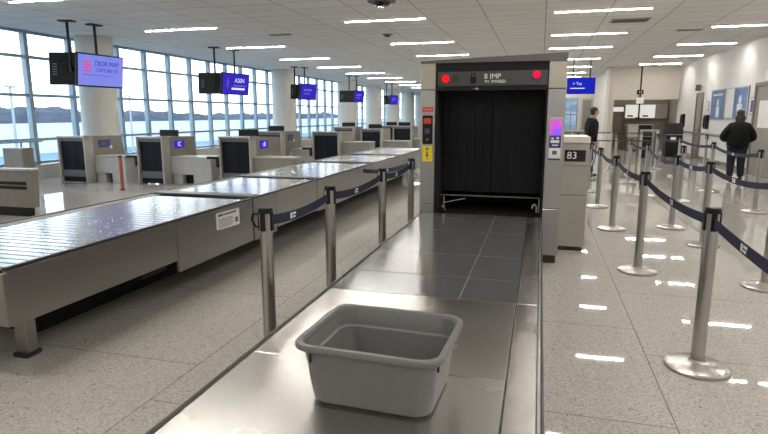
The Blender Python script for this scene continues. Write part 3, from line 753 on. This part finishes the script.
# right rows
RA = [(1.03, 3.74), (1.03, 6.05), (1.03, 8.28), (1.02, 10.3), (1.02, 12.4), (1.05, 15.0)]
labA = ['nearest chrome stanchion at the right, its round base fully in view', 'chrome stanchion second along the inner row, behind the nearest one', 'chrome stanchion third along the inner row, its base level with the grey cabinet', 'chrome stanchion just right of the grey cabinet, in front of the standing man', 'chrome stanchion between the grey cabinet and the standing man', '']
A = [post(x, y, lb, PI/2) for (x, y), lb in zip(RA[:5], labA)]
belt(A[0], RA[1], .045, (.45,)); belt(A[1], RA[2], .04, (.5,)); belt(A[2], RA[3], .05, ()); belt(A[3], RA[4], .05, ())
na = post(1.03, 1.44, 'chrome stanchion nearest the viewer, just past the right edge', PI/2)
belt(A[0], (1.03, 1.44), .05, (.22, .7))
RB = [(2.08, 5.76), (1.99, 7.52), (1.86, 8.62), (2.05, 11.98), (2.05, 14.2)]
labB = ['chrome stanchion at the right edge of the photo, its base in full view', 'chrome stanchion behind the nearest one, second along the middle row', 'chrome stanchion in the middle row, left of the second one and farther off', 'chrome stanchion fourth along the middle row, in front of the dark kiosk', 'chrome stanchion fifth along the middle row']
B = [post(x, y, lb, PI/2) for (x, y), lb in zip(RB, labB)]
belt(B[0], RB[1], .06, (.55,)); belt(B[1], RB[2], .04, (.5,)); belt(B[2], RB[3], .10, (.5,)); belt(B[3], RB[4], .05, ())
RC = [(3.46, 10.4), (3.46, 13.0), (3.40, 15.6), (3.35, 18.2)]
labC = ['chrome stanchion at the right edge, beyond the standing woman\'s reflection', 'chrome stanchion left of the woman in the charcoal jacket', 'chrome stanchion behind and left of the woman in charcoal', 'far chrome stanchion in front of the door with the small sign above']
D = [post(x, y, lb, PI/2) for (x, y), lb in zip(RC, labC)]
belt(D[0], RC[1], .08, (.5,)); belt(D[1], RC[2], .05, ()); belt(D[2], RC[3], .05, ())
RE = [(2.55, 11.4), (2.6, 16.4)]
E_ = post(2.55, 11.4, 'thin chrome stanchion between the middle and outer rows', PI/2)
F = [post(x, y, lb, 0) for x, y, lb in ((1.15, 18.6, 'far chrome stanchion by the alcove, leftmost of the cross row'), (2.25, 18.4, 'far chrome stanchion of the cross row, in front of the brown door'), (4.6, 18.0, 'far chrome stanchion close to the right wall posters'))]
t = thing('barrier_rail', 'thin dark double rail across the far end of the roped lanes', 'railing', (2.0, 17.2, 0))
for z in (1.08, .86): MB().cyl((.9, 17.2, z), (3.05, 17.2, z), .016, n=8).build('rail', M['mullion_dark'], t, world=W)
for x in (.9, 1.97, 3.05):
    MB().cyl((x, 17.2, .02), (x, 17.2, 1.10), .02, n=10).build('upright', M['steel_post'], t, world=W)
    MB().lathe([(0, 0), (.14, 0), (.14, .015), (.03, .03), (0, .03)], 20, (x, 17.2, 0)).build('base', M['steel_post'], t, True, W)

# ------------------------------------------------------------------ right wall
def wall_door(n, y0, y1, z):
    f = MB(); f.box(XR-.07, XR-.001, y0-.10, y0, 0, z+.1, .005); f.box(XR-.07, XR-.001, y1, y1+.10, 0, z+.1, .005); f.box(XR-.07, XR-.001, y0, y1, z, z+.1, .005)
    d = struct(f.build('door_%d' % n, M['door_grey']))
    MB().box(XR-.04, XR-.001, y0, y1, 0.01, z, .004).build('door_leaf', M['door_panel'], d)
    MB().box(XR-.09, XR-.04, y0+.08, y0+.12, .95, 1.15, .006).build('door_handle', M['steel_post'], d)
    return d
wall_door(1, 22.88, 23.52, 2.28)
d = wall_door(2, 15.3, 17.5, 2.33)
MB().box(XR-.046, XR-.039, 15.6, 17.2, 1.25, 1.95, .003).build('notice_board', M['paper'], d)
def picture(y0, y1, z0, z1, label, mats, name='wall_poster', cat='poster', border=.035):
    t = thing(name, label, cat, (XR, (y0+y1)/2, (z0+z1)/2))
    MB().box(XR-.03, XR-.001, y0, y1, z0, z1, .005).build('frame', M['frame'], t, world=W)
    MB().box(XR-.034, XR-.029, y0+border, y1-border, z0+border, z1-border).build('print', M[mats], t, world=W)
    return t
t = picture(20.3, 21.75, 1.43, 2.40, 'blue framed poster on the right wall, left of the wide board', 'poster_blue')
s = MB(); s.box(XR-.037, XR-.033, 20.75, 21.1, 1.5, 1.85); s.ball((XR-.036, 20.95, 1.98), .12, 12, (.03, 1, 1)); s.box(XR-.037, XR-.033, 20.5, 21.5, 2.2, 2.26); s.build('figure_print', M['poster_pale'], t, world=W)
t = picture(18.15, 20.15, 1.46, 2.40, 'wide pale framed board with a blue picture on its right half', 'wall', 'wall_board')
MB().box(XR-.038, XR-.033, 18.22, 19.35, 1.50, 2.36).build('blue_print', M['poster_blue'], t, world=W)
s = MB(); s.box(XR-.042, XR-.037, 18.55, 19.0, 1.52, 1.90); s.ball((XR-.041, 18.78, 2.02), .13, 12, (.03, 1, 1)); s.box(XR-.042, XR-.037, 18.35, 18.6, 1.55, 1.75); s.build('figure_print', M['poster_pale'], t, world=W)
t = picture(17.62, 17.98, 1.58, 2.07, 'small framed notice between the wide board and the big doorway', 'poster_pale')
s = MB(); s.box(XR-.037, XR-.033, 17.68, 17.88, 1.66, 1.98); s.build('figure_print', M['navy_label'], t, world=W)
t = picture(22.02, 22.32, 1.72, 2.06, 'small pale notice beside the far door in the right wall', 'poster_pale')
for (y, z0, z1, lb) in ((21.98, 1.10, 1.58, 'black wall intercom below the small pale notice'), (25.4, 1.10, 1.62, 'black wall phone beyond the far door near the corner')):
    t = thing('wall_phone', lb, 'intercom', (XR, y, z0))
    MB().box(XR-.12, XR-.001, y-.13, y+.13, z0, z1, .015).build('body', M['black'], t, world=W)
    MB().box(XR-.16, XR-.12, y-.04, y+.04, z0+.06, z1-.06, .012).build('handset', M['black_gloss'], t, world=W)
t = thing('exit_sign', 'small dark box sign over the far door of the right wall', 'sign', (XR, 23.1, 2.55))
MB().box(XR-.24, XR-.06, 23.05, 23.12, 2.44, 2.66, .008).build('box', M['inset'], t, world=W); MB().box(XR-.06, XR, 23.07, 23.1, 2.54, 2.60).build('bracket', M['vent'], t, world=W)
t = thing('exit_sign', 'white sign with red lettering over the doorway at the right edge', 'sign', (XR, 17.0, 2.55))
MB().box(XR-.06, XR-.001, 16.0, 16.95, 2.46, 2.72, .008).build('box', M['paper'], t, world=W)
lettering('lettering', 'EXIT', .24, M['red'], t, (XR-.062, 16.47, 2.59), FACE_L)

# ------------------------------------------------------------------ alcove at the back
f = MB(); f.box(3.12, 3.20, 28.68, 28.79, 0, 2.0); f.box(3.72, 3.80, 28.68, 28.79, 0, 2.0); f.box(3.12, 3.80, 28.68, 28.79, 1.95, 2.03)
d = struct(f.build('door_3', M['door_grey']))
MB().box(3.20, 3.72, 28.72, 28.79, .01, 1.72).build('door_leaf', M['door_brown'], d); MB().box(3.20, 3.72, 28.72, 28.79, 1.74, 1.95).build('transom_pane', M['white_lit'], d)
t = thing('service_counter', 'pale tan service counter with brown front under the bright cabinet in the alcove', 'counter', (4.2, 27.6, 0))
MB().box(3.78, 4.75, 27.3, 27.9, .05, .62).build('front_panel', M['door_brown'], t, world=W); MB().box(3.76, 4.77, 27.25, 27.9, .62, 1.12).build('upper_front', M['gate_beige'], t, world=W); MB().box(3.72, 4.80, 27.2, 27.95, 1.12, 1.16).build('counter_top', M['kiosk_top'], t, world=W); MB().box(3.8, 4.7, 27.35, 27.9, 0, .05).build('plinth', M['black'], t, world=W)
t = thing('wall_cabinet', 'bright white lit cabinet hung across the back of the alcove', 'cabinet', (4.3, 28.6, 1.4))
MB().box(3.75, 5.55, 28.40, 28.79, 1.42, 2.06, .005).build('carcass', M['grey_board'], t, world=W)
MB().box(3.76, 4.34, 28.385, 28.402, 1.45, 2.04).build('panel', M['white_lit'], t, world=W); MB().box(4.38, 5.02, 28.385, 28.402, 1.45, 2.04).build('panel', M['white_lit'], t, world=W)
for x in (3.85, 4.5): MB().box(x, x+.24, 28.37, 28.386, 1.50, 1.57).build('handle', M['black'], t, world=W)
t = thing('hanging_sign', 'small white sign on a dark drop pole in front of the alcove', 'sign', (4.0, 26.2, ZC))
MB().cyl((4.0, 26.2, 1.45), (4.0, 26.2, ZC), .03, n=8).build('pole', M['black'], t, world=W); MB().box(3.86, 4.14, 26.12, 26.18, 2.05, 2.30, .006).build('plate', M['paper'], t, world=W); MB().box(3.86, 4.05, 26.15, 26.25, 1.42, 1.48).build('bracket', M['black'], t, world=W)
t = thing('exit_sign', 'small black sign on the tan wall above the alcove', 'sign', (4.05, YF, 2.5))
MB().box(3.92, 4.18, YF-.05, YF-.001, 2.45, 2.63, .006).build('box', M['black'], t, world=W); MB().box(4.0, 4.1, YF-.054, YF-.049, 2.50, 2.58).build('symbol', M['paper'], t, world=W)
def kiosk(x0, x1, y, z, label, sticker):
    t = thing('self_service_kiosk', label, 'kiosk', ((x0+x1)/2, y, 0))
    b = MB().box(x0, x1, y, y+.45, .04, z*.66, .01).build('body', M['black'], t, world=W)
    MB().box(x0+.04, x1-.04, y+.05, y+.4, 0, .04).build('base', M['vent_dark'], t, world=W)
    MB().prism([(y, z*.68), (y+.45, z*.68), (y+.40, z), (y+.20, z)], 'x', x0-.01, x1+.01, .005).build('screen_head', M['black_gloss'], t, world=W)
    MB().box(x0+.05, x1-.05, y+.05, y+.35, z*.655, z*.685).build('neck', M['steel_post'], t, world=W)
    if sticker: MB().box(x0+.16, x0+.34, y-.006, y+.001, z*.5, z*.6).build('sticker', M['paper'], b, world=W)
kiosk(4.55, 5.12, 23.2, 1.28, 'dark kiosk with a white sticker beside the right wall corner', True)
kiosk(3.50, 3.92, 22.4, 1.22, 'dark slim kiosk in front of the service counter', False)
t = thing('scale_frame', 'pale metal arch frame beside the dark kiosk at the back', 'frame', (3.9, 21.5, 0))
for x in (3.42, 3.95): MB().box(x-.035, x+.035, 21.4, 21.55, 0, 1.05, .005).build('upright', M['kiosk_top'], t, world=W)
MB().box(3.385, 3.985, 21.4, 21.55, 1.02, 1.08, .005).build('crossbar', M['kiosk_top'], t, world=W)
ld = bpy.data.lights.new('alcove_fill', 'AREA'); ld.shape = 'RECTANGLE'; ld.size = 1.6; ld.size_y = .3; ld.energy = 22; ld.color = (1, .93, .84)  # added fill light that brightens the alcove, no fixture belongs to it
lo = bpy.data.objects.new('alcove_fill', ld); C.objects.link(lo); lo.location = (4.3, 27.4, 3.4)
# left of the alcove
f = MB()
for x in (1.3, 1.62, 1.95): f.box(x-.03, x+.03, 33.93, 33.99, .75, 2.5)
for z in (.75, 1.6, 2.5): f.box(1.3, 1.95, 33.93, 33.99, z-.03, z+.03)
wd = struct(f.build('window_8', M['mullion'])); MB().box(1.3, 1.95, 33.96, 33.985, .75, 2.5).build('pane', M['bluewin'], wd)
d = struct(MB().box(2.15, 2.78, 33.90, 33.99, 0, 2.5).build('door_4', M['gate_beige'])); MB().box(2.24, 2.68, 33.88, 33.905, .05, 2.4).build('door_leaf', M['door_panel'], d)
t = thing('service_counter', 'low grey counter behind the grey cabinet, left of the man', 'counter', (1.1, 21, 0))
MB().box(.55, 1.75, 20.0, 20.6, .05, 1.0, .01).build('body', M['kiosk'], t, world=W); MB().box(.5, 1.8, 19.95, 20.65, 1.0, 1.06, .01).build('counter_top', M['hood'], t, world=W); MB().box(.6, 1.7, 20.05, 20.55, 0, .05).build('plinth', M['black'], t, world=W)

# ------------------------------------------------------------------ people
def skinned(name, verts, edges, radii, mat, parent, sub=2, root=0):
    me = bpy.data.meshes.new(name); me.from_pydata([tuple(v) for v in verts], edges, [])
    o = bpy.data.objects.new(name, me); C.objects.link(o); o.parent = parent
    sk = o.modifiers.new('skin', 'SKIN'); sk.use_smooth_shade = True
    if not me.skin_vertices: me.skin_vertices.new()
    for i, r in enumerate(radii):
        r = r if isinstance(r, tuple) else (r, r)
        me.skin_vertices[0].data[i].radius = r
        me.skin_vertices[0].data[i].use_root = (i == root)
    sb = o.modifiers.new('sub', 'SUBSURF'); sb.levels = sub; sb.render_levels = sub
    me.materials.append(mat)
    return o
class G:
    def __init__(s): s.v = []; s.e = []; s.r = []
    def add(s, p, r, frm=None):
        s.v.append(Vector(p)); s.r.append(r); i = len(s.v)-1
        if frm is not None: s.e.append((frm, i))
        return i
    def chain(s, pts, frm=None):
        for p, r in pts: frm = s.add(p, r, frm)
        return frm
def hand(g, wrist_i, wrist, dirn, side, thumb_dir, s=1.0):
    """palm, four bent fingers and a thumb; dirn points from wrist to fingertips"""
    d = Vector(dirn).normalized(); sd = Vector(side).normalized(); th = Vector(thumb_dir).normalized(); n = d.cross(sd).normalized()
    w = Vector(wrist); palm = g.add(w+d*.05*s, (.026*s, .022*s), wrist_i)
    for k, (off, ln) in enumerate(((-.030, .065), (-.010, .078), (.010, .072), (.030, .056))):
        a = g.add(w+d*.088*s+sd*off*s, .0105*s, palm)
        b = g.add(w+d*(.088+ln*.55)*s+sd*off*1.1*s+n*.012*s, .0092*s, a)
        g.add(w+d*(.088+ln*.9)*s+sd*off*1.1*s+n*.034*s, .0080*s, b)
    a = g.add(w+d*.045*s+th*.034*s, .012*s, palm); b = g.add(w+d*.075*s+th*.048*s+n*.008*s, .0105*s, a); g.add(w+d*.102*s+th*.045*s+n*.018*s, .0085*s, b)
def person(label, loc, rz, P, skin, torso_mat, leg_mat, hair, stripe=False, bun=False):
    """figure faces +Y in local space, x to its right"""
    t = thing('person', label, 'person', loc, rz)
    g = G()
    pel = g.add((0, 0, P['pel']), (.13, .10))
    bel = g.add((0, .01, P['pel']+.17), (.125, .10), pel); ch = g.add((0, .0, P['sh']-.12), (.15, .11), bel)
    nb = g.add((0, -.01, P['sh']+.03), (.065, .065), ch)
    lean = P.get('head', (0, .03, 0))
    hx = Vector(lean)
    nk = g.add(Vector((0, 0, P['sh']+.085))+hx*.4, (.052, .055), nb)
    h1 = g.add(Vector((0, .01, P['sh']+.16))+hx*.8, (.068, .082), nk); h2 = g.add(Vector((0, .0, P['sh']+.235))+hx, (.078, .095), h1); g.add(Vector((0, -.01, P['sh']+.295))+hx, (.055, .065), h2)
    for sg, arm in ((-1, P['armL']), (1, P['armR'])):
        a = g.add((sg*P['shw'], 0, P['sh']-.03), .058, ch)
        a = g.add(arm[0], .046, a); a = g.add(arm[1], (.030, .026), a)
        hand(g, a, arm[1], arm[2], arm[3], arm[4])
    legs = []
    for sg, lg in ((-1, P['legL']), (1, P['legR'])):
        hp = g.add((sg*.095, 0, P['pel']-.07), .090, pel); kn = g.add(lg[0], .060, hp); cf = g.add(Vector(lg[0]).lerp(Vector(lg[1]), .35), .055, kn); an = g.add(lg[1], .040, cf)
        an = Vector(lg[1]); g.add(an+Vector((0, .13, -.05)), (.040, .028), len(g.v)-1)
    body = skinned('body', g.v, g.e, g.r, M[skin], t, 2, pel)
    k = P.get('bulk', 1)
    # jacket
    j = G(); b0 = j.add((0, 0, P['pel']-.20), (.160*k, .14*min(k, 1.3))); b1 = j.add((0, .005, P['pel']+.10), (.172*k, .135*k), b0); b2 = j.add((0, 0, P['sh']-.15), (.182*k, .14*k), b1); b3 = j.add((0, -.01, P['sh']+.02), (.105*k, .085*k), b2); j.add((0, .0, P['sh']+.075), (.068, .068), b3)
    for sg, arm in ((-1, P['armL']), (1, P['armR'])):
        a = j.add((sg*P['shw'], 0, P['sh']-.05), .085*k, b2); m = j.add(arm[0], .066*k, a); w = Vector(arm[0]).lerp(Vector(arm[1]), .93); j.add(w, .048*k, m)
    skinned('jacket', j.v, j.e, j.r, M[torso_mat], t, 2, b0)
    # trousers
    kk = min(k, 1.22); q = G(); c0 = q.add((0, 0, P['pel']+.02), (.160*kk, .125*kk))
    for sg, lg in ((-1, P['legL']), (1, P['legR'])):
        hp = q.add((sg*.092, 0, P['pel']-.11), .110*kk, c0); kn = q.add(lg[0], .078*kk, hp); q.add(Vector(lg[1])+Vector((0, -.005, .02)), .062*kk, kn)
    skinned('trousers', q.v, q.e, q.r, M[leg_mat], t, 2, c0)
    if stripe:
        for sg, lg in ((1, P['legR']), (-1, P['legL'])):
            K = Vector(lg[0]); A = Vector(lg[1]); s = MB()
            hp = Vector((sg*.092, 0, P['pel']-.12))
            for (u, v, ru, rv) in ((hp, K, .113, .080), (K, A+Vector((0, 0, .04)), .080, .064)):
                a0 = u+Vector((sg*ru, 0, 0)); a1 = v+Vector((sg*rv, 0, 0))
                s.quad(a0+Vector((0, -.016, 0)), a0+Vector((0, .016, 0)), a1+Vector((0, .016, 0)), a1+Vector((0, -.016, 0)))
            s.build('side_stripe', M['paper'], t)
    for lg in (P['legL'], P['legR']):
        A = Vector(lg[1]); x = A.x; y = A.y
        sh = MB(); sh.ball((x, y+.045, .065), .05, 14, (.92, 2.7, .92)); sh.ball((x, y-.02, .095), .048, 12, (.95, 1.2, 1.1)); sh = sh.build('shoe', M['shoe'], t, True)
        MB().prism([(x-.045, y-.09), (x+.045, y-.09), (x+.05, y+.10), (x+.03, y+.175), (x-.03, y+.175), (x-.05, y+.10)], 'z', 0, .028, .004).build('sole', M['shoe_pale'], sh)
    # head details
    hc = Vector((0, .0, P['sh']+.225))+hx
    f = MB(); f.prism([(hc.y+.088, hc.z+.012), (hc.y+.088, hc.z-.035), (hc.y+.118, hc.z-.033), (hc.y+.095, hc.z+.01)], 'x', -.013, .013, .003); f.build('nose', M[skin], t)
    for sg in (-1, 1):
        MB().ball(hc+Vector((sg*.032, .083, .012)), .0105, 10).build('eye', M['eye'], t, True)
        MB().ball(hc+Vector((sg*.079, -.005, -.005)), .03, 10, (.35, .7, 1.1)).build('ear', M[skin], t, True)
    MB().ball(hc+Vector((0, .084, -.062)), .026, 10, (1, .25, .25)).build('mouth', M['hair'] if False else M['door_brown'], t, True)
    hr = MB(); hr.ball(hc+Vector((0, -.026, .052)), .094, 20, (.95, 1.02, .85)); hr.ball(hc+Vector((0, -.045, -.01)), .078, 16, (.98, .85, 1.1))
    if bun: hr.ball(hc+Vector((0, -.045, -.085)), .098, 16, (1.1, .8, 1.45))
    hr.build('hair', M[hair], t, True)
    return t
# man: faces +X (turned right), head bowed
man = dict(pel=.95, sh=1.44, shw=.19, head=(0, .06, -.01),
    armL=((-.25, .05, 1.16), (-.21, .20, .97), (0, .55, -.8), (0, .7, .5), (.3, .6, 0)),
    armR=((.27, -.06, 1.15), (.27, .00, .90), (0, .15, -1), (0, 1, .1), (-.2, .9, 0)),
    legL=((-.10, .05, .50), (-.10, .10, .09)), legR=((.10, .03, .50), (.10, -.10, .09)), bulk=1.08)
person('man in a black jacket and dark blue striped trousers, standing head bowed', (1.24, 15.1, 0), -PI/2+.35, man, 'skin', 'jacket', 'jeans', 'hair', True)
wom = dict(pel=.91, sh=1.36, shw=.20, head=(0, .035, -.005),
    armL=((-.31, .02, 1.03), (-.17, .27, 1.0), (.8, .6, .1), (0, .3, 1), (.1, -.2, 1)),
    armR=((.31, .02, 1.03), (.17, .27, 1.0), (-.8, .6, .1), (0, .3, 1), (-.1, -.2, 1)),
    legL=((-.10, .03, .48), (-.10, -.02, .09)), legR=((.11, .02, .48), (.12, .0, .09)), bulk=1.58)
person('woman seen from behind in a charcoal padded jacket and navy trousers', (4.52, 15.1, 0), -.12, wom, 'skin_pale', 'puffer', 'navy_trousers', 'hair', False, True)

# ------------------------------------------------------------------ world, camera, colour
wd = bpy.data.worlds.new('overcast_sky'); bpy.context.scene.world = wd; wd.use_nodes = True
nt = wd.node_tree; nt.nodes.clear()
o = nt.nodes.new('ShaderNodeOutputWorld'); bg = nt.nodes.new('ShaderNodeBackground'); nt.links.new(bg.outputs[0], o.inputs[0])
tc = nt.nodes.new('ShaderNodeTexCoord'); sx = nt.nodes.new('ShaderNodeSeparateXYZ'); nt.links.new(tc.outputs['Generated'], sx.inputs[0])
nt.links.new(_ramp(nt, sx.outputs['Z'], [(0, (.86, .93, 1)), (.25, (.80, .91, 1)), (1, (.62, .80, 1))]), bg.inputs['Color'])
bg.inputs['Strength'].default_value = 3.8

cam = bpy.data.cameras.new('camera'); co = bpy.data.objects.new('camera', cam); C.objects.link(co)
cam.sensor_width = 36; cam.sensor_fit = 'HORIZONTAL'; cam.lens = 36*560/768; cam.clip_end = 2000; cam.clip_start = .05
R = Matrix(((.96400322, -.04764616, .26158678), (.26589058, .1727442, -.94839952), (0, .98381364, .17919463)))
co.matrix_world = Matrix.Translation((0, 0, 1.58)) @ R.to_4x4()
bpy.context.scene.camera = co
vs = bpy.context.scene.view_settings
vs.view_transform = 'Standard'; vs.look = 'None'; vs.exposure = 0; vs.gamma = 1
